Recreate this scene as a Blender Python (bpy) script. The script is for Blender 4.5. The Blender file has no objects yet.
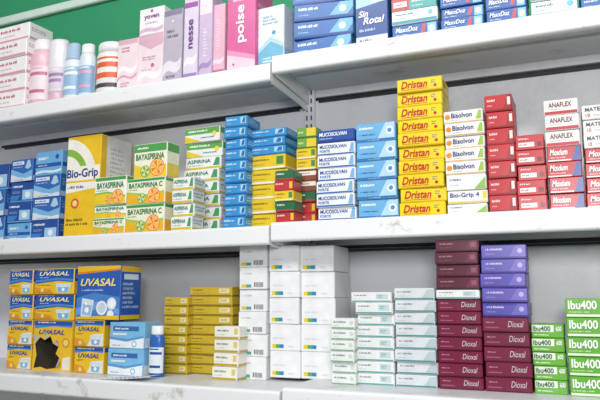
import bpy, bmesh, math, random
from mathutils import Vector, Matrix
from mathutils.geometry import tessellate_polygon
random.seed(7)
SC = bpy.context.scene
COL = SC.collection
SC.view_settings.view_transform = 'Standard'

# ------------------------------------------------------------------ camera
F = 650.0
D = 1.24
ZC = 1.25
TH = math.radians(24.7)
PT = math.radians(8.6)
FW = Vector((-math.sin(TH)*math.cos(PT), math.cos(TH)*math.cos(PT), math.sin(PT)))
RT = Vector((math.cos(TH), math.sin(TH), 0))
UP = RT.cross(FW)
CP = Vector((0, -D, ZC))
cd = bpy.data.cameras.new('camera')
cd.sensor_width = 36.0
cd.lens = 36.0*F/600.0
cam = bpy.data.objects.new('camera', cd)
COL.objects.link(cam)
m3 = Matrix((RT, UP, -FW)).transposed()
cam.matrix_world = Matrix.Translation(CP) @ m3.to_4x4()
SC.camera = cam

BAY = {'L': (Vector((0, 0, 0)), 0.0)}
def at(px, py, bay, y):
    o, a = BAY[bay]
    ex = Vector((math.cos(a), math.sin(a), 0)); ey = Vector((-math.sin(a), math.cos(a), 0))
    d = FW*F + RT*(px-300) + UP*(200-py)
    k = (o + ey*y - CP).dot(ey)/d.dot(ey)
    p = CP + d*k
    return (p-o).dot(ex), p.z
xj = at(271, 70, 'L', 0)[0]
BAY['R'] = (Vector((xj, 0, 0)), math.radians(2.0))
def world(bay, x, y, z):
    o, a = BAY[bay]
    return Vector((o.x + x*math.cos(a) - y*math.sin(a), o.y + x*math.sin(a) + y*math.cos(a), z))

# ------------------------------------------------------------------ materials
MATS = {}
def lin(h):
    c = [int(h[i:i+2], 16)/255 for i in (0, 2, 4)]
    return [((v+0.055)/1.055)**2.4 if v > 0.04045 else v/12.92 for v in c]
def mat(h, rough=0.33, var=0.20, scale=38, name=None):
    key = (h, rough, var, scale)
    if key in MATS: return MATS[key]
    m = bpy.data.materials.new(name or 'print_'+h)
    m.use_nodes = True
    nt = m.node_tree; b = nt.nodes['Principled BSDF']
    b.inputs['Roughness'].default_value = rough
    c = lin(h); g = sum(c)/3
    c = [max(0.004, v)*.97 for v in c]
    tc = nt.nodes.new('ShaderNodeTexCoord')
    nz = nt.nodes.new('ShaderNodeTexNoise'); nz.inputs['Scale'].default_value = scale; nz.inputs['Detail'].default_value = 6
    mx = nt.nodes.new('ShaderNodeMix'); mx.data_type = 'RGBA'
    mx.inputs[6].default_value = (*[v*(1-var) for v in c], 1)
    mx.inputs[7].default_value = (*[min(1, v*(1+var*0.4)) for v in c], 1)
    nt.links.new(tc.outputs['Object'], nz.inputs['Vector'])
    nt.links.new(nz.outputs['Fac'], mx.inputs[0])
    nt.links.new(mx.outputs[2], b.inputs['Base Color'])
    MATS[key] = m
    return m
def metal_white(name, h, dirt, scale, thr):
    m = bpy.data.materials.new(name); m.use_nodes = True
    nt = m.node_tree; b = nt.nodes['Principled BSDF']
    b.inputs['Roughness'].default_value = 0.38
    tc = nt.nodes.new('ShaderNodeTexCoord')
    nz = nt.nodes.new('ShaderNodeTexNoise'); nz.inputs['Scale'].default_value = scale; nz.inputs['Detail'].default_value = 8; nz.inputs['Roughness'].default_value = 0.7
    rp = nt.nodes.new('ShaderNodeValToRGB')
    rp.color_ramp.elements[0].position = thr; rp.color_ramp.elements[0].color = (*lin(h), 1)
    rp.color_ramp.elements[1].position = min(1, thr+0.16); rp.color_ramp.elements[1].color = (*lin(dirt), 1)
    nt.links.new(tc.outputs['Object'], nz.inputs['Vector'])
    nt.links.new(nz.outputs['Fac'], rp.inputs[0])
    nt.links.new(rp.outputs[0], b.inputs['Base Color'])
    return m
M_SHELF = metal_white('shelf_enamel', 'E2E4E6', 'A39D90', 20, 0.59)
M_DECK = metal_white('deck_enamel', 'D2D5D8', 'AEACA7', 9, 0.57)
M_PANEL = metal_white('panel_enamel', 'E4E6EA', 'D2D6DB', 5, 0.52)

# ------------------------------------------------------------------ mesh helpers
def empty(name, loc, rz=0):
    o = bpy.data.objects.new(name, None); o.empty_display_size = 0.02
    COL.objects.link(o); o.location = loc; o.rotation_euler = (0, 0, rz)
    return o
def link(name, me, parent=None):
    o = bpy.data.objects.new(name, me); COL.objects.link(o)
    if parent: o.parent = parent
    return o
def tag(o, label, cat, group=None):
    o['label'] = label; o['category'] = cat
    if group: o['group'] = group
class MB:
    def __init__(s): s.v = []; s.f = []; s.mi = []; s.mats = []; s.smooth = []
    def slot(s, m):
        if m not in s.mats: s.mats.append(m)
        return s.mats.index(m)
    def face(s, pts, m, smooth=False):
        n = len(s.v); s.v += [tuple(p) for p in pts]
        s.f.append(tuple(range(n, n+len(pts)))); s.mi.append(s.slot(m)); s.smooth.append(smooth)
    def add_bm(s, bm, m, smooth=False):
        n = len(s.v); bm.verts.index_update(); k = s.slot(m)
        s.v += [tuple(v.co) for v in bm.verts]
        for f in bm.faces:
            s.f.append(tuple(n+v.index for v in f.verts)); s.mi.append(k); s.smooth.append(smooth)
        bm.free()
    def box(s, x0, x1, y0, y1, z0, z1, m, bev=0.0, seg=1):
        bm = bmesh.new()
        bmesh.ops.create_cube(bm, size=1)
        for v in bm.verts:
            v.co = Vector((x0+(v.co.x+.5)*(x1-x0), y0+(v.co.y+.5)*(y1-y0), z0+(v.co.z+.5)*(z1-z0)))
        if bev > 0:
            bmesh.ops.bevel(bm, geom=list(bm.edges), offset=bev, segments=seg, profile=0.5, affect='EDGES')
        s.add_bm(bm, m)
    def lathe(s, prof, m, seg=28, sy=1.0, closed=True, a0=0, a1=2*math.pi):
        full = abs(a1-a0-2*math.pi) < 1e-6
        n = len(s.v); k = s.slot(m); cnt = seg if full else seg+1
        for r, z in prof:
            for i in range(cnt):
                a = a0+(a1-a0)*i/seg
                s.v.append((r*math.cos(a), r*math.sin(a)*sy, z))
        for j in range(len(prof)-1):
            for i in range(seg):
                i2 = (i+1) % cnt if full else i+1
                s.f.append((n+j*cnt+i, n+j*cnt+i2, n+(j+1)*cnt+i2, n+(j+1)*cnt+i)); s.mi.append(k); s.smooth.append(True)
        if closed and full:
            s.f.append(tuple(n+i for i in reversed(range(cnt)))); s.mi.append(k); s.smooth.append(False)
            b = n+(len(prof)-1)*cnt
            s.f.append(tuple(b+i for i in range(cnt))); s.mi.append(k); s.smooth.append(False)
    def prism(s, prof, x0, x1, m):      # profile of (y,z) swept along x
        n = len(prof)
        a = [(x0, y, z) for y, z in prof]; b = [(x1, y, z) for y, z in prof]
        s.face(a, m); s.face(list(reversed(b)), m)
        for i in range(n):
            j = (i+1) % n
            s.face([a[j], a[i], b[i], b[j]], m)
    def mesh(s, name, recalc=False):
        me = bpy.data.meshes.new(name); me.from_pydata(s.v, [], s.f)
        for m in s.mats: me.materials.append(m)
        me.polygons.foreach_set('material_index', s.mi)
        me.polygons.foreach_set('use_smooth', s.smooth)
        me.update()
        if recalc:
            bm = bmesh.new(); bm.from_mesh(me); bmesh.ops.recalc_face_normals(bm, faces=bm.faces); bm.to_mesh(me); bm.free()
        return me

TXT = {}
def text_geo(st, style):
    key = (st, style)
    if key in TXT: return TXT[key]
    c = bpy.data.curves.new('lettering', 'FONT'); c.body = st; c.resolution_u = 3
    if 'b' in style: c.offset = 0.02
    if 'i' in style: c.shear = 0.25
    o = bpy.data.objects.new('lettering', c); COL.objects.link(o)
    dg = bpy.context.evaluated_depsgraph_get(); dg.update()
    me = bpy.data.meshes.new_from_object(o.evaluated_get(dg))
    vs = [(v.co.x, v.co.y) for v in me.vertices]; fs = [tuple(p.vertices) for p in me.polygons]
    bpy.data.objects.remove(o); bpy.data.meshes.remove(me); bpy.data.curves.remove(c)
    xs = [v[0] for v in vs]; ys = [v[1] for v in vs]
    x0, x1, y0, y1 = min(xs), max(xs), min(ys), max(ys)
    vs = [((x-x0)/(x1-x0), (y-y0)/(y1-y0)) for x, y in vs]
    if 'v' in style: vs = [(1-y, x) for x, y in vs]
    TXT[key] = (vs, fs)
    return TXT[key]

# ------------------------------------------------------------------ print language
def r(u0, v0, u1, v1, c, f='F'): return ('r', f, u0, v0, u1, v1, c)
def band(v0, v1, c): return [('r', 'F', 0, v0, 1, v1, c), ('r', 'R', 0, v0, 1, v1, c)]
def t(s, u0, v0, u1, v1, c, st='b', f='F'): return ('t', f, s, u0, v0, u1, v1, c, st)
def l(u0, v0, u1, v1, n, c, f='F'): return ('l', f, u0, v0, u1, v1, n, c)
def d(u, v, rr, c, f='F'): return ('d', f, u, v, rr, c)
def p(pts, c, f='F'): return ('p', f, pts, c)
def bar(u0, v0, u1, v1, f='F'): return ('b', f, u0, v0, u1, v1)
def sl(u, v, R, c='EE8519', c2='F9B84C'):       # citrus slice: rind, pith, flesh wedges
    return [d(u, v, R, c), d(u, v, R*.86, 'FBE7B4'), ('w', 'F', u, v, R*.8, c2, c)]
def sw(v0, v1, k, th, c):                        # wave band across the front
    n = 10
    top = [(i/n, v0+(v1-v0)*i/n+k*math.sin(i/n*math.pi*2)+th) for i in range(n+1)]
    bot = [(i/n, v0+(v1-v0)*i/n+k*math.sin(i/n*math.pi*2)) for i in range(n+1)]
    return p(bot+top[::-1], c)
DES = {}
def des(k, base, desc, *items):
    out = []
    for it in items:
        if isinstance(it, list): out += it
        else: out.append(it)
    DES[k] = (base, desc, out)

des('pinkwhite', 'F4F1F2', 'white box with pink stripe', band(.0, .16, 'DE9AAE'), r(.04, .28, .14, .9, 'D2607F'), l(.24, .56, .86, .84, 1, 'B93A5E'), l(.24, .32, .7, .44, 1, 'CFA8B4'), l(.1, .5, .8, .75, 2, 'C98BA0', 'R'))
des('pinkplain', 'F1DEE4', 'tall pale pink box with white swirl', sw(.3, .42, .06, .1, 'FAF4F6'), sw(.2, .3, .05, .04, 'DDA0B6'), r(0, .9, 1, 1, 'DDB0C0'), l(.2, .74, .8, .86, 2, 'B9577C'), l(.2, .08, .8, .18, 2, 'C98CA2'))
des('yoven', 'F2EEF1', 'white box with purple lettering', t('yoven', .2, .54, .8, .72, '8A3F8E', 'b'), sw(.04, .14, .05, .14, 'D9B9D4'), d(.5, .88, .06, 'B55AA0'), l(.24, .38, .76, .48, 1, 'A58BA8'), l(.1, .4, .9, .8, 3, 'B9A3B6', 'R'))
des('pinktall', 'EFDDE3', 'tall pale pink box', p([(0, 1), (1, 1), (1, .78), (.5, .7), (0, .84)], 'D9B0C2'), sw(.1, .24, .06, .12, 'F8EEF2'), l(.2, .5, .8, .58, 2, 'B0688A'), d(.6, .4, .06, 'C77496'), l(.2, .3, .7, .35, 1, 'C9A0B2'))
des('lilac', 'BDB5C4', 'grey lilac box', sw(.1, .2, .04, .14, 'E6E1E8'), r(0, .92, 1, 1, '8F84A0'), l(.2, .6, .8, .74, 2, '6E6078'), d(.5, .84, .05, 'E6E0E8'), l(.2, .06, .8, .12, 1, '7A6C84'), l(.15, .4, .85, .8, 5, '9C94A2', 'R'))
des('nesse', 'DDD3E6', 'lavender box with vertical purple lettering', t('nesse', .36, .36, .68, .7, '6B3A8C', 'bv'), r(0, 0, 1, .08, 'A383C0'), r(0, .84, 1, .9, 'A05CA8'), sw(.12, .24, .03, .08, 'F1EAF4'))
des('pinklilac', 'CDBAD6', 'slim lilac box', r(.0, .76, 1, 1, 'E9E1EE'), l(.34, .25, .66, .6, 9, 'F6EFF9'), d(.5, .86, .03, '8A5AA8'), sw(.08, .16, .02, .06, 'A98BC0'))
des('pinkslim', 'E6B6CA', 'slim rose box', r(0, 0, 1, .1, 'C4709A'), l(.34, .36, .66, .8, 11, 'F9E6EE'), sw(.14, .22, .02, .06, 'F2D8E2'))
des('poise', 'D85F9B', 'pink box with vertical white lettering', p([(0, 0), (1, 0), (1, .1), (0, .2)], 'F2CEDD'), p([(0, .2), (1, .1), (1, .15), (0, .26)], 'E896BA'), t('poise', .32, .32, .7, .76, 'FFFFFF', 'bv'), r(0, .9, 1, 1, 'B43C7C'), l(.2, .8, .8, .86, 1, 'F8DCE8'), d(.24, .08, .03, 'C4407F'), l(.1, .3, .9, .8, 6, 'F0A7C6', 'R'))
des('paleblue', 'E2EAEE', 'white and pale blue box', p([(0, 0), (1, 0), (1, .3), (.5, .42), (0, .25)], '74B6D2'), p([(0, .25), (.5, .42), (1, .3), (1, .36), (.5, .5), (0, .32)], 'B4DAE8'), l(.2, .7, .8, .86, 3, '4B8FB5'), d(.62, .56, .06, '3E9CC4'), l(.2, .08, .7, .18, 2, 'F2F8FA'), r(0, 0, 1, .3, 'A8D5E6', 'R'))
des('blueflat', '2A69B2', 'blue flat box with white stripe', band(.0, .16, '16398A'), l(.08, .58, .5, .84, 1, 'EAF2FA'), l(.08, .28, .4, .42, 1, '9CC2E8'), p([(.6, .2), (.9, .2), (1, .6), (1, 1), (.78, 1)], '74B8E4'), d(.82, .56, .2, 'E9F2F8'))
des('sinrotal', '234C94', 'dark blue box with white lettering', t('Sin', .1, .5, .4, .62, 'FFFFFF', 'bi'), t('Rotal', .24, .36, .9, .49, 'FFFFFF', 'bi'), p([(0, .68), (1, .76), (1, 1), (0, 1)], 'A9CFE6'), p([(.5, .74), (.62, .95), (.78, .98), (.9, .86), (.84, .77)], 'E9DDD2'), d(.7, .88, .05, 'D9363C'), r(0, .0, 1, .14, 'DAE4EE'), l(.12, .04, .8, .11, 1, '28549B'), l(.12, .22, .8, .3, 1, 'B9CFE8'))
des('maxxdoz', '2961AE', 'blue box with white lettering', t('MaxxDoz', .08, .46, .58, .82, 'FFFFFF', 'bi'), r(.78, .1, .97, .9, '86C6E4'), d(.87, .5, .22, 'F2F8FB'), r(0, .06, .76, .14, '143A80'), l(.08, .22, .5, .36, 1, 'C6DBF0'), p([(.62, .2), (.7, .2), (.76, .88), (.68, .88)], 'D8484A'), l(.1, .3, .9, .8, 2, 'CFE2F4', 'R'))
des('tealred', '3FA3A3', 'teal box with red panel', r(.0, .0, .4, 1, 'C03C44'), l(.46, .5, .92, .8, 1, 'F4FAFA'), l(.46, .2, .8, .36, 1, 'BFE2E2'), r(.05, .3, .35, .7, 'F0E6E0'), l(.08, .4, .32, .6, 1, '9C3A40'))
des('whiteteal', 'EBF1F1', 'white box with teal stripe', band(.0, .26, '3B9AAA'), l(.1, .6, .62, .85, 1, '2C5F8C'), l(.1, .36, .5, .5, 1, '8FA9BA'), d(.85, .64, .18, '6CC0CE'))
des('bluewave', '2E68B4', 'blue and white box', p([(0, 0), (1, 0), (1, .2), (.7, .14), (.35, .22), (0, .36)], 'D9E4EE'), p([(0, .36), (.35, .22), (.7, .14), (1, .2), (1, .5), (.6, .34), (0, .6)], '7CB6E2'), r(.08, .76, .6, .92, 'E0E9F1'), l(.12, .79, .54, .89, 1, '274E9F'), p([(.66, .6), (.76, .94), (.86, .94), (.94, .64), (.8, .54)], 'B4D2E8'), l(.1, .62, .6, .7, 1, 'BCD4EC'), l(.2, .04, .9, .11, 1, '5E87B8'), r(0, 0, 1, .25, 'A8C4DE', 'R'), l(.1, .5, .9, .85, 3, '8FB4DC', 'R'))
des('bluedeep', '244F9C', 'deep blue box with pale panel', r(.5, .12, .94, .6, '9CC8E8'), d(.72, .36, .16, 'E4EEF5'), l(.08, .7, .8, .86, 1, 'F0F5FA'), l(.08, .44, .42, .56, 2, '9DB8DE'), r(0, 0, 1, .08, '5FA8DC'), p([(0, .1), (.3, .1), (.44, .34), (0, .34)], '3F7EC8'), r(0, 0, 1, .1, '5FA8DC', 'R'), l(.1, .4, .9, .8, 3, '7C9CCC', 'R'))
des('bluepale', '6EAEDD', 'pale blue box with dark stripe', r(0, .34, 1, .5, '2456A4'), l(.1, .62, .76, .82, 1, 'F6FAFC'), sw(.06, .14, .04, .1, 'DDEAF3'), d(.82, .74, .1, '2456A4'), l(.1, .38, .6, .46, 1, 'D5E4F3'), r(0, .34, 1, .5, '2456A4', 'R'))
ARC = [(.0+.9*math.cos(a), .56+.42*math.sin(a)) for a in [i*math.pi/2/8 for i in range(9)]]
ARC2 = [(.0+.66*math.cos(a), .56+.32*math.sin(a)) for a in [i*math.pi/2/8 for i in range(9)]]
ARC3 = [(.0+.5*math.cos(a), .56+.25*math.sin(a)) for a in [i*math.pi/2/8 for i in range(9)]]
des('biogripbig', 'EDC324', 'big yellow box with white side', p([(0, .56)]+ARC, 'F5F3E8'), p([(0, .56)]+ARC2, '8ABA42'), p([(0, .56)]+ARC3, 'F5F3E8'), r(0, .56, 1, .7, 'F5F3E8'), t('Bio-Grip', .03, .565, .95, .675, '1C3C8E', 'b'), p([(0, .44), (1, .48), (1, .54), (0, .54)], 'F5F3E8'), l(.06, .475, .9, .52, 1, '5A6484'), d(.3, .34, .1, 'DE5A30'), d(.3, .34, .06, 'F5D98A'), l(.06, .12, .8, .2, 2, '6B5A1C'), r(.0, 0, 1, 1, 'F1F0EA', 'R'), r(0, 0, .18, 1, 'EDC324', 'R'), r(.18, .1, 1, .22, 'E9D48A', 'R'), l(.3, .5, .85, .9, 9, 'C3C2BB', 'R'))
des('baya', 'F2F3E8', 'white and green box', r(0, .86, 1, 1, '4A9C50'), t('BAYASPIRINA', .07, .58, .93, .8, '157A36', 'b'), p([(0, 0), (1, 0), (1, .24), (.4, .4), (0, .36)], 'ECCC2A'), p([(0, .36), (.4, .4), (1, .24), (1, .3), (.4, .47), (0, .43)], '8ABE50'), sl(.74, .27, .26), sl(.46, .17, .15), l(.06, .48, .44, .54, 1, '6FA07A'), r(0, .84, 1, 1, '4A9C50', 'R'), r(0, 0, 1, .36, 'E4C840', 'R'))
des('bayaor', 'F3F0D8', 'white yellow and green box', r(0, .88, 1, 1, '3C9A4E'), t('BAYASPIRINA C', .06, .63, .94, .83, '157A36', 'b'), p([(0, 0), (1, 0), (1, .4), (.55, .28), (0, .42)], 'EFB62A'), p([(0, .42), (.55, .28), (1, .4), (1, .47), (.55, .36), (0, .5)], 'A4C854'), sl(.72, .31, .3), sl(.4, .22, .2, '58A638', 'CFE08A'), l(.05, .53, .4, .59, 1, '7A9A5A'), r(0, 0, 1, .42, 'E8B436', 'R'), r(0, .86, 1, 1, '3C9A4E', 'R'))
des('bayagreen', 'EFF0D8', 'pale green and yellow box', r(0, .76, 1, 1, '4EA050'), p([(0, 0), (1, 0), (1, .36), (.5, .24), (0, .42)], 'EECB30'), t('BAYASPIRINA', .07, .53, .93, .71, '157A36', 'b'), l(.1, .83, .7, .93, 1, 'F2F7EC'), sl(.72, .29, .26), sl(.36, .2, .17, '58A638', 'CFE08A'), r(0, .74, 1, 1, '4EA050', 'R'), r(0, 0, 1, .4, 'E6CC48', 'R'))
des('aspirina', 'EEF0EC', 'white box with green lettering', band(.0, .2, 'D9BC2A'), t('ASPIRINA', .06, .52, .72, .82, '187A66', 'b'), p([(.78, .26), (.96, .26), (.96, .9), (.86, .9)], '4A9A64'), l(.06, .28, .6, .42, 1, '7FA5B5'), l(.1, .4, .9, .85, 2, '7BA79A', 'R'))
des('greenwhite', 'ECEFE8', 'green and white box', r(0, .55, 1, 1, '62A552'), p([(0, 0), (.5, 0), (0, .5)], 'E6CA34'), l(.1, .68, .7, .88, 1, 'FFFFFF'), l(.45, .2, .86, .38, 1, '3B6FA5'), d(.85, .5, .18, 'EBD75A'), r(0, .55, 1, 1, '62A552', 'R'))
des('skyblue', '3891CE', 'sky blue box', band(.0, .14, '1F5CA2'), l(.08, .58, .56, .82, 1, 'EFF6FB'), l(.08, .28, .36, .42, 1, 'A9D3EF'), r(.7, .3, .94, .88, 'A6D2EC'), p([(.76, .36), (.9, .36), (.92, .82), (.82, .82)], '2A67A8'), l(.1, .35, .8, .8, 2, 'BFE0F4', 'R'))
des('yellowflat', 'E6C628', 'yellow box', r(0, 0, 1, .18, 'EFEBDA'), l(.08, .58, .56, .8, 1, '7A5A18'), l(.08, .3, .5, .42, 1, 'A88A3A'), r(.76, .3, .95, .86, '4A8B46'), r(0, 0, 1, .18, 'EFEBDA', 'R'))
des('darkgreen', '256A46', 'dark green box', band(0, .2, 'BA3E38'), l(.08, .54, .6, .8, 1, 'E6EFE6'))
des('greenyellow', '72A640', 'green and yellow box', r(.5, 0, 1, 1, 'E4CA38'), l(.08, .4, .46, .7, 1, 'F4F8EC'), band(0, .16, '34693C'))
des('brownthin', '864E3A', 'brown and white box', r(.0, .5, 1, .9, 'ECE6DA'), l(.1, .6, .7, .8, 1, '8A3A2C'))
des('redthin', 'BC363A', 'red box with white lines', l(.08, .54, .6, .8, 1, 'F7ECEA'), r(.8, .2, .95, .85, 'E2C63A'))
des('muco', 'EBF0F4', 'white box with dark blue lettering', band(.0, .16, '2C64B0'), t('MUCOSOLVAN', .06, .56, .78, .84, '1C3A8E', 'b'), t('FORTE', .06, .26, .34, .46, '2462B6', 'b'), p([(.84, .2), (.97, .2), (.97, .9), (.9, .9)], '7CB0DC'), l(.1, .4, .9, .8, 2, '7D93BD', 'R'))
des('mucodark', '2650A2', 'dark blue box', t('MUCOSOLVAN', .06, .52, .8, .82, 'FFFFFF', 'b'), band(.0, .18, '18367A'), l(.06, .28, .5, .42, 1, 'B9CBEA'))
des('ltblue', '6CAEDC', 'light blue box', r(0, .0, 1, .14, '3072B6'), l(.08, .64, .46, .84, 1, 'F4F9FC'), p([(.56, .14), (1, .14), (1, 1), (.76, 1)], 'B2D7EE'), l(.08, .32, .5, .44, 1, '1E4E92'), d(.86, .54, .2, 'EDF5FA'), d(.86, .54, .12, '4C90CC'), l(.3, .04, .6, .1, 1, 'BBD8F0'))
des('dristan', 'EFD210', 'yellow box with red lettering', t('Dristan', .09, .28, .68, .84, 'C4142A', 'bi'), r(.0, .0, 1, .1, 'DAA816'), l(.76, .5, .93, .8, 2, '2E4C9A'), d(.85, .34, .12, 'C4142A'), r(.1, .17, .68, .21, 'C4142A'), l(.1, .3, .9, .8, 2, 'A8702A', 'R'))
des('bisolvon', 'F2F1ED', 'white box with orange dot', d(.1, .54, .22, 'EA8C26'), t('Bisolvon', .2, .42, .74, .82, '22347E', 'b'), band(.0, .12, 'E4A440'), p([(.82, .2), (.97, .2), (.97, .9), (.9, .9)], '9BBE50'), l(.2, .2, .6, .32, 1, '9AA0B0'))
des('biogrip4', 'F2F1EA', 'white box with blue lettering', t('Bio-Grip 4', .06, .38, .8, .84, '1C3C8E', 'b'), band(.0, .16, 'EAC628'), r(.88, .32, .98, .88, 'EAC628'))
des('whitegreen', 'ECEFE9', 'white box with green corner', p([(.7, 0), (1, 0), (1, .8)], '8CBA4E'), l(.08, .56, .6, .8, 1, '5670A6'), l(.08, .26, .46, .4, 1, 'A9B4C8'))
des('red', 'C0262F', 'red box with white lettering', l(.1, .56, .6, .8, 1, 'FBEFEC'), l(.1, .3, .44, .42, 1, 'EFB9B4'), band(.0, .14, '8A131C'), p([(.7, .14), (1, .14), (1, 1), (.84, 1)], '9A1A24'), r(.84, .34, .95, .82, 'EADCD7'))
des('red2', 'C02A33', 'red box with white panel', r(.1, .2, .66, .5, 'F1E7E4'), l(.14, .27, .6, .43, 1, '9E2A30'), l(.1, .66, .7, .84, 1, 'FAEDEA'), r(.76, .2, .93, .5, '7E141C'))
des('anaflex', 'F0EDEB', 'white box with red band', band(.0, .24, 'BE242F'), t('ANAFLEX', .14, .5, .82, .82, '7A1E28', 'b'), l(.14, .32, .6, .42, 1, 'A8888C'), l(.1, .4, .9, .8, 2, 'B78A8C', 'R'))
des('moxium', 'BC232E', 'red box with white lettering', t('Moxium', .08, .42, .6, .82, 'FFFFFF', 'bi'), p([(.72, 0), (1, 0), (1, 1), (.86, 1)], '30539E'), r(.0, .04, .7, .13, 'F0E4E2'), l(.09, .22, .56, .34, 1, 'EDC4C4'))
des('mater', 'F0EEEC', 'white box with grey lettering', t('MATER', .07, .56, .5, .84, '4A4450', 'b'), t('10', .08, .16, .18, .42, 'B8242E', 'b'), l(.26, .2, .6, .36, 1, '8A8088'), r(.68, .0, 1, .36, 'BC2832'))
GL = [p([(.6, .05), (.88, .05), (.94, .42), (.54, .42)], 'D3DEE6'), p([(.62, .07), (.86, .07), (.89, .27), (.58, .27)], '7FB6DC'), d(.74, .18, .07, 'F6FAFC'), d(.7, .3, .03, 'FFFFFF'), d(.79, .33, .025, 'FFFFFF')]
des('uvasalb', 'EDC128', 'blue and yellow box', r(0, .54, 1, 1, '2654AA'), p([(0, .54), (1, .54), (1, .46), (.6, .52), (0, .4)], '2654AA'), p([(0, .54), (.6, .64), (1, .58), (1, .5), (.6, .56), (0, .46)], '4A8CD4'), p([(0, 0), (.5, 0), (.4, .2), (0, .26)], 'E39A2C'), t('UVASAL', .12, .72, .88, .88, 'F8F0B8', 'bi'), l(.12, .62, .56, .68, 1, 'BCD0EC'), GL, d(.2, .16, .08, 'F3DC84'), l(.06, .32, .44, .38, 1, '8C6420'), l(.06, .05, .46, .1, 1, '8C6420'), l(.08, .92, .6, .97, 1, 'F1D65A'), r(0, .5, 1, 1, '2654AA', 'R'), l(.1, .6, .8, .8, 2, 'BCD0EC', 'R'))
des('uvasaly', 'EDC12A', 'yellow box with blue lettering', r(0, .84, 1, 1, '2654AA'), p([(0, .84), (1, .84), (1, .78), (.5, .82), (0, .74)], '4A8CD4'), t('UVASAL', .14, .58, .86, .74, '204CA0', 'bi'), p([(.46, 0), (1, 0), (1, .5), (.62, .46)], 'EAE6D8'), GL, p([(0, 0), (.44, 0), (.3, .26), (0, .34)], 'E29A2C'), d(.22, .14, .08, 'F3D878'), l(.08, .44, .44, .52, 2, '7E6420'), l(.1, .89, .7, .96, 1, 'F3E9B4'), r(0, .8, 1, 1, '2654AA', 'R'))
des('uvasalbig', '2A5CB2', 'big blue box with yellow lettering', p([(0, 1), (0, .88), (1, .94), (1, 1)], 'EBBE24'), p([(0, .88), (1, .94), (1, .91), (0, .84)], 'DE8626'), p([(0, .4), (.4, .5), (1, .42), (1, 0), (0, 0)], '4A84CA'), p([(0, .2), (.5, .34), (1, .2), (1, .1), (.5, .2), (0, .08)], '6FA3DC'), t('UVASAL', .1, .62, .9, .76, 'FBE878', 'bi'), l(.12, .52, .62, .57, 1, 'B9CDEB'), p([(.12, .06), (.36, .04), (.42, .36), (.14, .4)], 'D6E4F0'), p([(.15, .1), (.34, .08), (.38, .26), (.17, .3)], '94BEE0'), d(.26, .18, .05, 'FFFFFF'), d(.24, .3, .03, 'FFFFFF'), d(.6, .22, .13, 'EEF3F7'), d(.6, .22, .095, 'C6D9EA'), d(.82, .3, .11, 'E0EAF3'), d(.82, .3, .075, 'F6F9FB'), d(.8, .1, .08, 'EEF3F7'), p([(0, 0), (1, 0), (1, .09), (0, .05)], 'EBBE24'), r(0, .88, 1, 1, 'EBBE24', 'R'), r(0, 0, 1, .09, 'EBBE24', 'R'), l(.1, .2, .9, .7, 6, 'AFCBEA', 'R'), r(.15, .74, .85, .84, 'DFE9F5', 'R'))
HOLE = [(.04, .04), (.22, .07), (.38, .03), (.62, .06), (.7, .26), (.6, .34), (.66, .48), (.52, .54), (.44, .68), (.3, .6), (.18, .66), (.05, .52), (.1, .3)]
des('torn', 'EDC12A', 'torn open yellow box', r(0, .9, 1, 1, '2654AA'), p([(0, .9), (1, .9), (1, .86), (.5, .88), (0, .83)], '4A8CD4'), t('UVASAL', .14, .72, .8, .81, '204CA0', 'bi'), l(.1, .93, .7, .98, 1, 'F3E9B4'), p([(.76, .03), (.97, .03), (.97, .3), (.78, .26)], 'EDE8D6'), d(.84, .56, .1, 'E29A2C'), d(.84, .56, .06, 'F3D878'))
des('ltbluebox', '7CBCE4', 'light blue box', p([(0, 0), (1, 0), (1, .42), (.5, .26), (0, .34)], 'EDF2F5'), p([(0, .34), (.5, .26), (1, .42), (1, .5), (.5, .36), (0, .44)], '5A9AD2'), r(.1, .66, .84, .84, '3A6AB2'), l(.16, .7, .74, .8, 1, 'FFFFFF'), d(.72, .18, .12, '8FC6EA'), d(.72, .18, .07, 'FFFFFF'), l(.1, .08, .46, .16, 1, '7F9FC0'), r(.1, .5, .5, .58, 'D9EAF5'), r(0, 0, 1, .4, 'D8E5EE', 'R'))
des('olive', 'CDB032', 'mustard yellow flat box', r(0, 0, 1, .18, '84702A'), l(.08, .58, .5, .8, 1, '5E4E14'), l(.08, .3, .42, .42, 1, '8C7A30'), r(.7, .36, .94, .84, 'E8DFB0'), l(.73, .46, .91, .74, 2, '8C7A30'), r(0, 0, 1, .18, '84702A', 'R'))
des('whitebrown', 'EEECE2', 'white box with yellow stripe', band(.0, .22, 'C0A232'), l(.1, .56, .64, .8, 1, '4E7B52'), l(.1, .34, .5, .44, 1, 'A9B39A'), r(.8, .4, .94, .86, 'D9C870'))
des('whitesw', 'EFF0F2', 'white box with coloured squares', r(.08, .1, .2, .24, 'EBCD22'), r(.2, .1, .33, .24, '62B048'), r(.33, .1, .46, .24, '2F86C2'), l(.6, .12, .9, .22, 1, 'CDD0D5'), l(.1, .42, .6, .52, 1, 'D6D9DD'))
des('whitebar', 'EEEFF1', 'white box with barcode', r(.08, .08, .26, .22, 'EBCD22'), r(.26, .08, .44, .22, '58A99A'), bar(.54, .1, .88, .32), l(.1, .66, .6, .78, 1, 'C3C7CC'))
des('wgreen', 'EAEDEB', 'small white box with green print', band(.0, .18, '74AA82'), l(.1, .54, .66, .8, 1, '4C7F70'), l(.1, .3, .5, .4, 1, 'A9C0B6'), d(.86, .6, .2, 'C9D9CE'))
des('wred', 'E8EBEA', 'white box with teal print', r(.0, .0, 1, .18, '5CA3A0'), r(.62, .3, .92, .84, 'C4D6D8'), l(.66, .42, .88, .74, 2, '54888C'), l(.08, .58, .5, .82, 1, '55687C'), l(.08, .3, .4, .4, 1, 'A9B5BC'))
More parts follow.
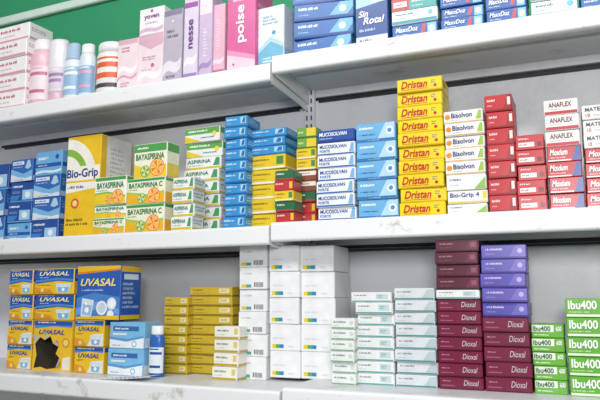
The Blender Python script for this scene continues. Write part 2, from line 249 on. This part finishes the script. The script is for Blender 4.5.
des('grayteal', 'DADFE1', 'pale grey box with teal stripe', band(.0, .18, '4C9292'), l(.08, .58, .5, .82, 1, '6A7F88'), l(.08, .3, .44, .4, 1, 'A3B0B6'), p([(.7, .18), (1, .18), (1, .9), (.84, .9)], 'B9C9CC'))
des('maroon', '76173B', 'maroon box with silvery script', t('Dioxal', .56, .34, .9, .76, 'D2C6CD', 'i'), r(.06, .26, .36, .34, 'A05A74'), l(.08, .58, .34, .74, 1, 'B8929F'), band(.0, .1, '4A0C23'))
des('maroondark', '5A1D32', 'dark maroon box', l(.1, .56, .5, .76, 1, 'A98894'), l(.1, .3, .4, .4, 1, '86586A'), band(.0, .16, '38101E'), p([(.68, .16), (1, .16), (1, 1), (.82, 1)], '6E2A42'), r(.82, .36, .94, .74, '8E5066'))
des('violet', '5A51AE', 'violet blue box', l(.1, .58, .52, .8, 1, 'D2CEEC'), l(.1, .3, .4, .42, 1, '9A94D2'), band(.0, .16, '3A3184'), p([(.62, .16), (1, .16), (1, 1), (.78, 1)], '7169C2'), d(.86, .56, .17, 'B4AEE2'))
des('ibu600', '6CB43C', 'bright green box with narrow white band', r(0, .44, .7, .94, 'EFF4E8'), t('Ibu400', .05, .5, .6, .88, '226F22', 'b'), t('600', .77, .5, .94, .86, 'FFFFFF', 'b'), l(.08, .14, .7, .3, 1, 'EEF8E2'))
des('ibu400', '62AE30', 'green box with white lettering', t('Ibu400', .05, .42, .56, .88, 'FFFFFF', 'b'), r(0, 0, 1, .16, 'E8F2DA'), l(.05, .23, .44, .33, 1, 'D4EBBE'), p([(.68, .16), (.86, .16), (.98, 1), (.8, 1)], '2F7F30'))

BEV = 0.0012
def mapper(f, w, dp, h):
    if f == 'F': return lambda u, v, o: (-w/2+u*w, -dp/2-o, v*h), w
    if f == 'R': return lambda u, v, o: (w/2+o, -dp/2+u*dp, v*h), dp
def paint(mb, items, face, w, dp, h, base, seed):
    fn, fw = mapper(face, w, dp, h)
    cu = BEV*1.1/fw; cv = BEV*1.1/h
    if face == 'R': cu = .0024/fw; cv = .0017/h
    cl = lambda u: min(1-cu, max(cu, u)); clv = lambda v: min(1-cv, max(cv, v))
    rnd = random.Random(seed)
    o = base
    def rect(u0, v0, u1, v1, m):
        u0, u1, v0, v1 = cl(u0), cl(u1), clv(v0), clv(v1)
        mb.face([fn(u0, v0, o), fn(u1, v0, o), fn(u1, v1, o), fn(u0, v1, o)], m)
    for it in items:
        if it[1] != face or it[0] == 't': continue
        o += 0.00004
        if it[0] == 'r': rect(*it[2:6], mat(it[6]))
        elif it[0] == 'l':
            u0, v0, u1, v1, n, c = it[2:]
            ph = (v1-v0)/n
            for i in range(n):
                e = u0+(u1-u0)*rnd.uniform(.5, 1)
                x = u0
                while x < e:            # letter-like strokes in word groups
                    x2 = min(e, x+(u1-u0)*rnd.uniform(.02, .055))
                    rect(x, v0+i*ph+ph*.2, x2, v0+i*ph+ph*rnd.choice((.62, .78, .78)), mat(c)); x = x2+(u1-u0)*rnd.choice((.016, .016, .016, .05))
        elif it[0] == 'd':
            u, v, rr, c = it[2:]; n = 20; R = rr*min(h, fw*1.2)
            mb.face([fn(cl(u+R/fw*math.cos(a)), clv(v+R/h*math.sin(a)), o) for a in [2*math.pi*i/n for i in range(n)]], mat(c))
        elif it[0] == 'w':
            u, v, rr, c, c2 = it[2:]; R = rr*min(h, fw*1.2)
            for q in range(8):
                a = [q*math.pi/4+.06+j*(math.pi/4-.12)/3 for j in range(4)]
                mb.face([fn(cl(u), clv(v), o)]+[fn(cl(u+R/fw*math.cos(x)), clv(v+R/h*math.sin(x)), o) for x in a], mat(c if q % 2 else c2))
        elif it[0] == 'p':
            mb.face([fn(cl(a), clv(b), o) for a, b in it[2]], mat(it[3]))
        elif it[0] == 'b':
            u0, v0, u1, v1 = it[2:]; x = u0
            while x < u1:
                x2 = x+(u1-u0)*rnd.choice((.02, .03, .05)); rect(x, v0, min(x2, u1), v1, mat('2E2E30')); x = x2+(u1-u0)*rnd.choice((.025, .04))
def torn_body(mb, w, dp, h, base):
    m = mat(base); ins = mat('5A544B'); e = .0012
    fn, _ = mapper('F', w, dp, h)
    outer = [Vector(fn(a, b, 0)) for a, b in ((0, 0), (1, 0), (1, 1), (0, 1))]
    hole = [Vector(fn(a, b, 0)) for a, b in HOLE]
    pts = outer+hole
    for tri in tessellate_polygon([outer, hole]):
        q = [pts[i] for i in tri]
        if (q[1]-q[0]).cross(q[2]-q[0]).y > 0: q.reverse()
        mb.face(q, m)
    x0, x1, y0, y1 = -w/2, w/2, -dp/2, dp/2
    mb.face([(x1, y0, 0), (x1, y1, 0), (x1, y1, h), (x1, y0, h)], m)
    mb.face([(x0, y1, 0), (x0, y0, 0), (x0, y0, h), (x0, y1, h)], m)
    mb.face([(x1, y1, 0), (x0, y1, 0), (x0, y1, h), (x1, y1, h)], m)
    mb.face([(x0, y0, h), (x1, y0, h), (x1, y1, h), (x0, y1, h)], m)
    mb.face([(x0, y1, 0), (x1, y1, 0), (x1, y0, 0), (x0, y0, 0)], m)
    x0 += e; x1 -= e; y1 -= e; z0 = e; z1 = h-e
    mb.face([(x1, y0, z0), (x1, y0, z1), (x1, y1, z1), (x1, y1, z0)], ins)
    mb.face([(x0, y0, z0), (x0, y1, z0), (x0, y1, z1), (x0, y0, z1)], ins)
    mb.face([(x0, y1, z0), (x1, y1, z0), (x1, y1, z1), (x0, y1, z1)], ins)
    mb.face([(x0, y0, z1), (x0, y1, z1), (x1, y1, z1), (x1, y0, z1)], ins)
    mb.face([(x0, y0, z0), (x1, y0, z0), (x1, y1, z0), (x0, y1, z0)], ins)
CACHE = {}
def carton_meshes(k, w, dp, h):
    key = (k, round(w, 4), round(dp, 4), round(h, 4))
    if key in CACHE: return CACHE[key]
    base, desc, items = DES[k]
    seed = sum(ord(c)*(i+3) for i, c in enumerate(k))
    mb = MB()
    if k == 'torn': torn_body(mb, w, dp, h, base)
    else: mb.box(-w/2, w/2, -dp/2, dp/2, 0, h, mat(base), BEV)
    paint(mb, items, 'F', w, dp, h, 0.00012, seed)
    body = mb.mesh('carton')
    fl = MB(); e = .0022
    fl.box(w/2-.0002, w/2+.0005, -dp/2+e, dp/2-e, e*.7, h-e*.7, mat(base), 0)
    paint(fl, items, 'R', w, dp, h, .0006, seed)
    flap = fl.mesh('end_flap')
    tx = None
    ts = [i for i in items if i[0] == 't']
    if ts:
        tb = MB()
        for it in ts:
            fn, fw = mapper(it[1], w, dp, h)
            vs, fs = text_geo(it[2], it[8]); u0, v0, u1, v1 = it[3:7]; m = mat(it[7])
            n = len(tb.v); kk = tb.slot(m)
            tb.v += [fn(u0+a*(u1-u0), v0+b*(v1-v0), .0013) for a, b in vs]
            for f in fs: tb.f.append(tuple(n+i for i in f)); tb.mi.append(kk); tb.smooth.append(False)
        tx = tb.mesh('lettering')
    CACHE[key] = (body, flap, tx)
    return CACHE[key]

# ------------------------------------------------------------------ setting and shelving
DEP = 0.222      # shelf depth behind the upper front edge
YB = -0.085      # the bottom shelf is deeper and stands further forward
Z = {}
Z['TL'] = at(134, 85, 'L', 0)[1]
Z['TR'] = at(436, 29.5, 'R', 0)[1]
Z['ML'] = at(136, 232, 'L', 0)[1]
Z['MR'] = at(438, 214, 'R', 0)[1]
Z['BL'] = at(140, 382.5, 'L', YB)[1]
Z['BR'] = at(300, 389, 'R', YB)[1]
XL0 = at(-70, 200, 'L', 0)[0]
XR1 = at(680, 200, 'R', 0)[0]
xjR_b = at(282, 392, 'R', YB)[0]
xjL_b = at(280, 392, 'L', YB)[0]

def shelf(key, x0, x1, yf, label, brx=()):
    bay = key[1]; z = Z[key]
    root = empty('shelf_board', world(bay, 0, 0, z), BAY[bay][1])
    tag(root, label, 'shelf', 'white metal shelf boards')
    H = .042
    mb = MB(); mb.box(x0+.001, x1-.001, yf+.014, DEP, -.018, 0, M_DECK, .001)
    link('deck', mb.mesh('deck'), root)
    mb = MB(); mb.box(x0+.015, x1-.015, (yf+DEP)/2-.012, (yf+DEP)/2+.012, -.023, -.0175, M_DECK, .001)
    link('stiffening_rib', mb.mesh('stiffening_rib'), root)
    c = .006
    prof = []
    for (cy, cz, a0) in ((yf+c, -c, 90), (yf+c, -H+c, 180), (yf+.016-.003, -H+.003, 270), (yf+.016-.003, -.003, 0)):
        rr = c if cy < yf+.01 else .003
        for i in range(5):
            a = math.radians(a0+90*i/4)
            prof.append((cy+rr*math.cos(a), cz+rr*math.sin(a)))
    mb = MB(); mb.prism(prof, x0, x1, M_SHELF)
    link('front_lip', mb.mesh('front_lip', True), root)
    for x in brx:
        mb = MB()
        pts = [(yf+.018, -.018), (yf+.018, -.044), (DEP-.05, -.052), (DEP-.002, -.058), (DEP-.002, -.018)]
        mb.prism(pts, x, x+.004, M_SHELF)
        link('bracket', mb.mesh('bracket', True), root)
g = .0025
shelf('TL', XL0, xj-g, 0, 'white metal shelf board under the pink boxes, top left', (XL0+.01, xj-.009))
shelf('TR', g, XR1, 0, 'white metal shelf board under the blue boxes, top right', (.004, XR1-.01))
shelf('ML', XL0, xj-g, 0, 'white metal shelf board under the orange-slice boxes, middle left', (XL0+.01, xj-.009))
shelf('MR', g, XR1, 0, 'white metal shelf board under the tall yellow stack, middle right', (.004, XR1-.01))
shelf('BL', XL0, xjL_b-.001, YB, 'deep white metal shelf board under mustard stacks, bottom left', (XL0+.01,))
shelf('BR', xjR_b+.001, XR1, YB, 'deep white metal shelf board under maroon stacks, bottom right', (XR1-.01,))

def struct(name, mb):
    o = link(name, mb.mesh(name)); o['kind'] = 'structure'; return o
def bay_panel(bay, x0, x1, nm):
    mb = MB()
    zt = Z['T'+bay]
    segs = [(.0, Z['B'+bay]-.06), (Z['B'+bay]-.056, Z['M'+bay]-.045), (Z['M'+bay]-.036, Z['T'+bay]-.045), (Z['T'+bay]-.036, zt+.012)]
    for a, b in segs: mb.box(x0, x1, DEP, DEP+.012, a, b, M_PANEL, .001)
    mb.box(x0, x1, DEP+.008, DEP+.014, 0, zt+.01, mat('2A2C30'))
    o = struct(nm, mb); o.location = world(bay, 0, 0, 0); o.rotation_euler = (0, 0, BAY[bay][1])
bay_panel('L', XL0, xj-.004, 'wall_back_left')
bay_panel('R', .004, XR1, 'wall_back_right')
for bay, x0, x1 in (('L', XL0+.03, xj-.03), ('R', .03, XR1-.03)):
    for s in ('T', 'M'):
        mb = MB(); z = Z[s+bay]
        mb.box(x0, x1, DEP-.005, DEP, -.006, 0, mat('33363C'), .0008)
        o = link('back_rail', mb.mesh('back_rail')); o.location = world(bay, 0, 0, z-.046); o.rotation_euler = (0, 0, BAY[bay][1])
        tag(o, 'dark thin rail on the back panel under the %s %s shelf board' % ({'T': 'top', 'M': 'middle'}[s], {'L': 'left', 'R': 'right'}[bay]), 'rail', 'dark rails under the shelf boards')
# slotted upright at the junction of the two bays
up = empty('slotted_upright', (xj, DEP-.012, 0))
tag(up, 'white slotted upright post between the two shelving bays', 'post')
mb = MB(); mb.box(-.014, .014, 0, .012, 0, Z['TR']+.012, M_SHELF, .0015)
link('post', mb.mesh('post'), up)
mb = MB()
zz = .9
while zz < Z['TR']-.02:
    for xx in (-.006, .006): mb.box(xx-.0018, xx+.0018, -.0006, .002, zz, zz+.012, mat('2A2C30'))
    zz += .022
link('slots', mb.mesh('slots'), up)
# green wall above with a pale moulding
mb = MB(); mb.box(-3.2, 1.6, .27, .33, 0, 2.7, mat('2C9566', .6, .08, 6)); struct('wall_back', mb)
mb = MB(); mb.box(-3.2, 1.6, .255, .2699, 0, .028, mat('D8EAE0', .5), .003); o = struct('trim_1', mb); o.location = (0, 0, at(0, 22, 'L', .26)[1]-.014)
mb = MB(); mb.box(-3.2, 1.6, -3.2, .33, -.05, 0, mat('BDB9B0', .5, .12, 3)); struct('floor', mb)

# ------------------------------------------------------------------ stacks
ORD = ['first', 'second', 'third', 'fourth', 'fifth', 'sixth', 'seventh', 'eighth', 'ninth', 'tenth', 'eleventh', 'twelfth', 'thirteenth']
def project(P):
    v = P-CP; k = v.dot(FW)
    return 300+F*v.dot(RT)/k, 200-F*v.dot(UP)/k
def stack(key, s, xl, xr, ytop, layers, name, dp=.085, yaw=1.3, rot=0.0, slip=.0011):
    bay = key[1]; zb = Z[key]
    dp = min(dp, DEP-.016-s)
    x0, ztop = at(xl, ytop, bay, s)
    yb = project(world(bay, x0, s, zb))[1]
    ym = (ytop+yb)/2
    x0 = at(xl, ym, bay, s)[0]; x1 = at(xr, ym, bay, s)[0]
    L = []
    for e in layers:
        k, n = e[0], e[1]; wt = e[2] if len(e) > 2 else 1.0
        dx = e[3] if len(e) > 3 else 0.0; ws = e[4] if len(e) > 4 else 1.0
        L += [(k, wt, dx, ws)]*n
    tot = sum(a[1] for a in L); Ht = ztop-zb; W0 = (x1-x0)*.985
    N = len(L); z = zb; out = []
    for i in range(N-1, -1, -1):
        k, wt, dx, ws = L[i]
        h = round(Ht*wt/tot, 5); w = W0*ws
        body, flap, tx = carton_meshes(k, w, dp, h-.0005)
        jx = random.uniform(-slip, slip); jy = random.uniform(-.004, .004); ja = math.radians(random.uniform(-yaw, yaw)+rot)
        loc = world(bay, (x0+x1)/2+jx+dx, s+dp/2+jy, z)
        root = empty('medicine_box', loc, BAY[bay][1]+ja)
        link('carton', body, root); link('end_flap', flap, root)
        if tx: link('lettering', tx, root)
        desc = DES[k][1]
        if N == 1: lab = desc+', '+name
        else:
            od = 'top of' if i == 0 else ('bottom of' if i == N-1 else ORD[i]+' from top of')
            lab = desc+', '+od+' '+name
        tag(root, lab, 'box', None if N == 1 else 'boxes of '+name)
        out.append((root, w, dp, h, k))
        z += h
    return out

# top shelf
stack('TL', .02, -12, 27, 31, [('pinkwhite', 5)], 'far left stack, top shelf', yaw=2)
stack('TL', .03, 117, 137, 41, [('pinkplain', 1)], 'right of the white and orange bottle')
stack('TL', .03, 138, 163, 10, [('yoven', 1, 24), ('pinktall', 1, 48)], 'the pair left of the grey lilac box')
stack('TL', .03, 164, 183, 12, [('lilac', 1)], 'left of the box with vertical purple lettering')
stack('TL', .03, 184, 198, -4, [('nesse', 1)], 'right of the grey lilac box')
stack('TL', .03, 199, 212, -4, [('pinklilac', 1)], 'right of the box with vertical purple lettering')
stack('TL', .04, 213, 226, 6, [('pinkslim', 1)], 'directly left of the big pink box')
stack('TL', .02, 227, 256, -12, [('poise', 1)], 'tallest on the top shelf')
stack('TL', .03, 258, 285, 9, [('paleblue', 1)], 'right of the big pink box', rot=-2)
stack('TR', .035, 292, 350, -8, [('blueflat', 4)], 'the tilted flat stack, top shelf', yaw=5, rot=4, slip=.003)
stack('TR', .02, 356, 389, -8, [('sinrotal', 1)], 'right of the tilted flat blue stack')
stack('TR', .02, 391, 437, -14, [('tealred', 2), ('whiteteal', 1), ('maxxdoz', 1)], 'stack topped by teal and red', yaw=2)
stack('TR', .02, 440, 483, -14, [('maxxdoz', 4)], 'blue stack fourth from right, top shelf', yaw=2)
stack('TR', .02, 486, 527, -14, [('maxxdoz', 3)], 'blue stack third from right, top shelf', yaw=2)
stack('TR', .02, 530, 577, -14, [('whiteteal', 2)], 'second stack from right, top shelf')
stack('TR', .02, 580, 622, -14, [('blueflat', 2)], 'rightmost stack, top shelf')
# middle shelf
stack('ML', .075, -24, 6, 167, [('bluedeep', 1), ('bluewave', 2)], 'leftmost blue stack, middle shelf', dp=.08, yaw=3, slip=.002)
stack('ML', .075, 9, 32, 161, [('bluewave', 1, 1.1), ('bluedeep', 2), ('bluepale', 1, .9)], 'second blue stack, middle shelf', dp=.08, yaw=3, slip=.002)
stack('ML', .075, 34, 62, 153, [('bluepale', 1, 1.1), ('bluewave', 2), ('bluedeep', 1, .9)], 'blue stack beside the big yellow box', dp=.08, yaw=3, slip=.0015)
stack('ML', .072, 65, 99, 138, [('biogripbig', 1)], 'standing behind the orange-slice boxes', dp=.125, yaw=0)
stack('ML', .006, 94, 126, 178, [('baya', 1, 27), ('baya', 1, 13), ('bayaor', 1, 15)], 'stack left of the orange-slice stack', dp=.05)
stack('ML', .006, 127, 166, 146, [('bayagreen', 1, 34, .008, .86), ('bayaor', 1, 25), ('bayaor', 1, 27)], 'orange-slice stack, middle shelf', dp=.05)
stack('ML', .01, 172, 193, 178, [('aspirina', 4)], 'short white stack, middle shelf', dp=.05)
stack('ML', .085, 184, 220, 130, [('greenwhite', 2), ('aspirina', 6, .85)], 'stack behind the short white stack', yaw=2)
stack('ML', .03, 224, 246, 118, [('skyblue', 10)], 'tall sky blue stack, middle shelf', yaw=4, dp=.07, slip=.002)
stack('ML', .06, 249, 286, 131, [('skyblue', 3, 8), ('yellowflat', 5, 13)], 'sky blue and yellow stack', yaw=3, slip=.002)
stack('MR', .008, 275, 294, 171, [('darkgreen', 1), ('redthin', 1), ('yellowflat', 1), ('darkgreen', 1), ('redthin', 1)], 'short thin green and red stack', dp=.05, yaw=2)
stack('MR', .065, 296, 316, 128, [('greenyellow', 2), ('yellowflat', 2), ('brownthin', 2), ('darkgreen', 1), ('redthin', 2)], 'many-coloured thin stack, middle shelf', yaw=2)
stack('MR', .02, 317, 355, 131, [('mucodark', 1), ('muco', 6)], 'blue-lettered white stack, middle shelf')
stack('MR', .02, 357, 397, 125, [('ltblue', 5)], 'light blue stack, middle shelf', yaw=1.6)
stack('MR', .02, 398, 444, 81, [('dristan', 10)], 'tall yellow stack')
stack('MR', .02, 446, 486, 112, [('bisolvon', 5), ('whitegreen', 1, 1.2), ('biogrip4', 1), ('whitegreen', 1, .8)], 'stack right of the tall yellow stack')
stack('MR', .02, 487, 515, 96, [('red', 7)], 'taller red stack, middle shelf')
stack('MR', .02, 517, 546, 136, [('red2', 5)], 'shorter red stack, middle shelf')
stack('MR', .02, 547, 582, 101, [('anaflex', 3), ('moxium', 4)], 'red and white stack second from right')
stack('MR', .02, 584, 630, 106, [('mater', 3), ('moxium', 4)], 'rightmost stack, middle shelf')
# bottom shelf
stack('BL', .0, 8, 32, 270, [('uvasalb', 2, 26), ('uvasaly', 2, 25)], 'leftmost stack, bottom shelf', dp=.075, yaw=1.6)
tl = stack('BL', .0, 34, 73, 269, [('uvasalb', 2, 26), ('torn', 1, 50)], 'second stack from left, bottom shelf', dp=.075)
stack('BL', .0, 76, 121, 266, [('uvasalbig', 1, 54), ('uvasaly', 2, 26, -.024, .66)], 'stack with the biggest blue box', dp=.075)
stack('BL', .0, 108.5, 144, 321.5, [('ltbluebox', 2)], 'short light blue stack, bottom shelf', dp=.06)
stack('BL', .07, 163, 187, 297, [('olive', 8)], 'shorter mustard stack', dp=.07)
stack('BL', .09, 189, 232, 287, [('olive', 9)], 'taller mustard stack', dp=.06)
stack('BL', .02, 213, 238, 326, [('whitebrown', 4)], 'short stack before the mustard stacks', dp=.055)
stack('BL', .06, 239, 267, 246, [('whitebar', 6)], 'leftmost tall white stack', dp=.1)
stack('BR', .06, 269, 299, 246, [('whitesw', 5)], 'middle tall white stack', dp=.1)
stack('BR', .07, 301, 335, 246, [('whitesw', 5)], 'rightmost tall white stack', dp=.1)
stack('BR', .0, 331, 355, 318, [('wgreen', 6)], 'short green-printed stack, bottom shelf', dp=.055)
stack('BR', .02, 356.5, 394, 292, [('wred', 1, .9, -.008, 1.1), ('wred', 7)], 'white teal-printed stack', dp=.07)
stack('BR', .02, 395, 436, 288, [('grayteal', 8)], 'pale grey stack')
stack('BR', .02, 437, 481, 240, [('maroondark', 4), ('wred', 1, .7), ('maroon', 7)], 'taller maroon stack')
stack('BR', .02, 482.5, 529, 245, [('violet', 5), ('maroon', 5)], 'violet topped maroon stack')
stack('BR', .03, 533, 566, 324, [('ibu600', 5)], 'short green stack, bottom shelf')
stack('BR', .02, 567, 625, 298, [('ibu400', 5)], 'taller green stack at the right end')
# curled cardboard round the torn opening
root, w_, dp_, h_, k_ = tl[0]
fn, _ = mapper('F', w_, dp_, h_)
mb = MB(); cm = mat('C9C2B2')
for (a, b, tip, out) in (((.7, .26), (.62, .06), (.8, .16), .014), ((.44, .68), (.3, .6), (.33, .8), .012), ((.18, .66), (.05, .52), (.04, .72), .013), ((.66, .48), (.52, .54), (.7, .62), .012)):
    A = Vector(fn(*a, .0012)); B = Vector(fn(*b, .0012)); T = Vector(fn(*tip, out))
    M1 = A.lerp(T, .5)+Vector((0, .003, 0)); M2 = B.lerp(T, .5)+Vector((0, .003, 0))
    mb.face([A, B, M2, M1], cm); mb.face([M1, M2, T], cm)
o = link('torn_flap', mb.mesh('torn_flap'), root); o['label'] = 'curled torn cardboard edge'

# ------------------------------------------------------------------ bottles
def bottle(key, s, px, wpx, ytop, cols, label, sy=.75, style='lotion'):
    bay = key[1]; zb = Z[key]
    x, zt = at(px, ytop, bay, s)
    xa = at(px-wpx/2, ytop, bay, s)[0]; xb = at(px+wpx/2, ytop, bay, s)[0]
    R = (xb-xa)/2*.98; H = zt-zb
    root = empty('bottle', world(bay, x, s+R*sy, zb), BAY[bay][1])
    tag(root, label, 'bottle')
    body, cap, lab, lab2 = cols
    mb = MB()
    if style == 'lotion':       # rounded shoulders, broad flip cap
        mb.lathe([(R*.9, 0), (R, .004), (R, H*.66), (R*.97, H*.74), (R*.9, H*.79), (R*.8, H*.82), (R*.74, H*.83)], mat(body, .3), sy=sy)
        cp = [(R*.78, H*.825), (R*.8, H*.85), (R*.78, H*.985), (R*.7, H)]
        top = .64
    elif style == 'slim':       # straight slim flask with long cap
        mb.lathe([(R*.92, 0), (R, .003), (R, H*.62), (R*.95, H*.68), (R*.82, H*.71)], mat(body, .3), sy=sy)
        cp = [(R*.86, H*.7), (R*.86, H*.75), (R*.78, H*.76), (R*.74, H*.97), (R*.64, H)]
        top = .57
    elif style == 'tottle':     # tapered upside-down tube
        mb.lathe([(R*.78, H*.16), (R*.86, H*.2), (R, H*.6), (R*.98, H*.94), (R*.9, H)], mat(body, .3), sy=sy)
        cp = [(R*.8, 0), (R*.84, .003), (R*.82, H*.15), (R*.76, H*.17)]
        top = .55
    else:
        mb.lathe([(R*.94, 0), (R, .003), (R, H*.74), (R*.95, H*.79), (R*.88, H*.81)], mat(body, .3), sy=sy)
        cp = [(R*.92, H*.805), (R*.92, H*.97), (R*.84, H)]
        top = .64
    link('bottle_body', mb.mesh('bottle_body'), root)
    mb = MB(); mb.lathe(cp, mat(cap, .35), sy=sy); link('cap', mb.mesh('cap'), root)
    mb = MB(); q = .22 if style == 'tottle' else .08
    rr = (lambda v: R*(.86+.14*min(1, max(0, (v-.2)/.4)))) if style == 'tottle' else (lambda v: R)
    def shell(v0, v1, c, k, a0, a1):
        mb.lathe([(rr(v0)*k, H*v0), (rr(v1)*k, H*v1)], mat(c), sy=sy, closed=False, a0=math.radians(a0), a1=math.radians(a1))
    e = min(top, .58)
    if style == 'wide':
        shell(.3, .6, lab, 1.012, 215, 345)
        shell(.12, .2, lab2, 1.012, 225, 335)
        shell(.4, .5, body, 1.02, 235, 330)
        shell(.66, .7, lab, 1.012, 225, 335)
    else:
        shell(q, e, lab, 1.012, 185, 355)
        shell(q+.1, q+.15, lab2, 1.02, 235, 325)
        shell(e-.14, e-.09, lab2, 1.02, 235, 335)
        shell(e-.05, e-.02, body, 1.02, 230, 310)
    link('label', mb.mesh('label'), root)
bottle('TL', .02, 36.5, 19, 38, ('EDBDCB', 'F2EEF0', 'F3DFE6', 'C9748F'), 'pink bottle with white cap beside the far left pink stack')
bottle('TL', .02, 54, 17, 39, ('EEE8EF', 'DDB6C6', 'E2D5E4', 'A68CB2'), 'white and lilac bottle with pink cap right of the pink bottle', style='tottle')
bottle('TL', .02, 69.5, 15, 42, ('E6EEF3', 'A9C4DE', '9CBEDC', 'F4F8FB'), 'slim white bottle with blue cap, left one of the pair', style='slim')
bottle('TL', .02, 84, 14.5, 43, ('DCE8F1', 'F0F2F4', '8DB2D6', 'E6A9BC'), 'slim pale bottle with white cap and blue label', style='lotion')
bottle('TL', .02, 104, 24, 41, ('ECEAE7', 'F0F0F0', 'E06232', '4A4244'), 'wide white bottle with orange label and dark band', style='wide')
bottle('BL', .0, 154, 14, 326, ('2E68B6', 'F2F4F6', 'E6EEF5', '204CA2'), 'blue bottle with white cap beside the light blue boxes', style='lotion')

# paper slip lying on the bottom shelf
xa = at(108, 380, 'L', -.05)[0]; xb = at(150, 380, 'L', -.05)[0]
mb = MB(); n = 10
x = lambda q: xa+(xb-xa)*q/n
zf = lambda q: .001+.008*(q/n)**2
for i in range(n):
    mb.face([(x(i), -.078, zf(i)), (x(i+1), -.084, zf(i+1)), (x(i+1), -.014, zf(i+1)), (x(i), -.012, zf(i))], mat('FAFBFC', .4, .03), True)
    if 0 < i < 8:
        for k in range(4): mb.face([(x(i), -.068+k*.013, zf(i)+.0004), (x(i+.7), -.068+k*.013, zf(i+.7)+.0004), (x(i+.7), -.063+k*.013, zf(i+.7)+.0004), (x(i), -.063+k*.013, zf(i)+.0004)], mat('6A8AA6'))
o = link('paper_slip', mb.mesh('paper_slip')); o.location = (0, 0, Z['BL'])
tag(o, 'small white paper slip lying on the bottom shelf edge', 'paper')

# ------------------------------------------------------------------ light
def area(name, loc, target, sx, sy, e, col=(1, 1, 1)):
    ld = bpy.data.lights.new(name, 'AREA'); ld.shape = 'RECTANGLE'; ld.size = sx; ld.size_y = sy; ld.energy = e; ld.color = col
    o = bpy.data.objects.new(name, ld); COL.objects.link(o); o.location = loc
    o.rotation_euler = (Vector(target)-Vector(loc)).to_track_quat('-Z', 'Y').to_euler()
area('ceiling_lamp', (-.5, -1.7, 2.9), (-.5, .1, 1.35), 2.4, .5, 44, (1, .99, .97))
area('flash_lamp', (.1, -1.5, 1.6), (-.6, .1, 1.35), .4, .3, 13, (1, 1, 1))
w = bpy.data.worlds.new('world'); SC.world = w; w.use_nodes = True
w.node_tree.nodes['Background'].inputs[0].default_value = (.94, .97, 1, 1)
w.node_tree.nodes['Background'].inputs[1].default_value = .27
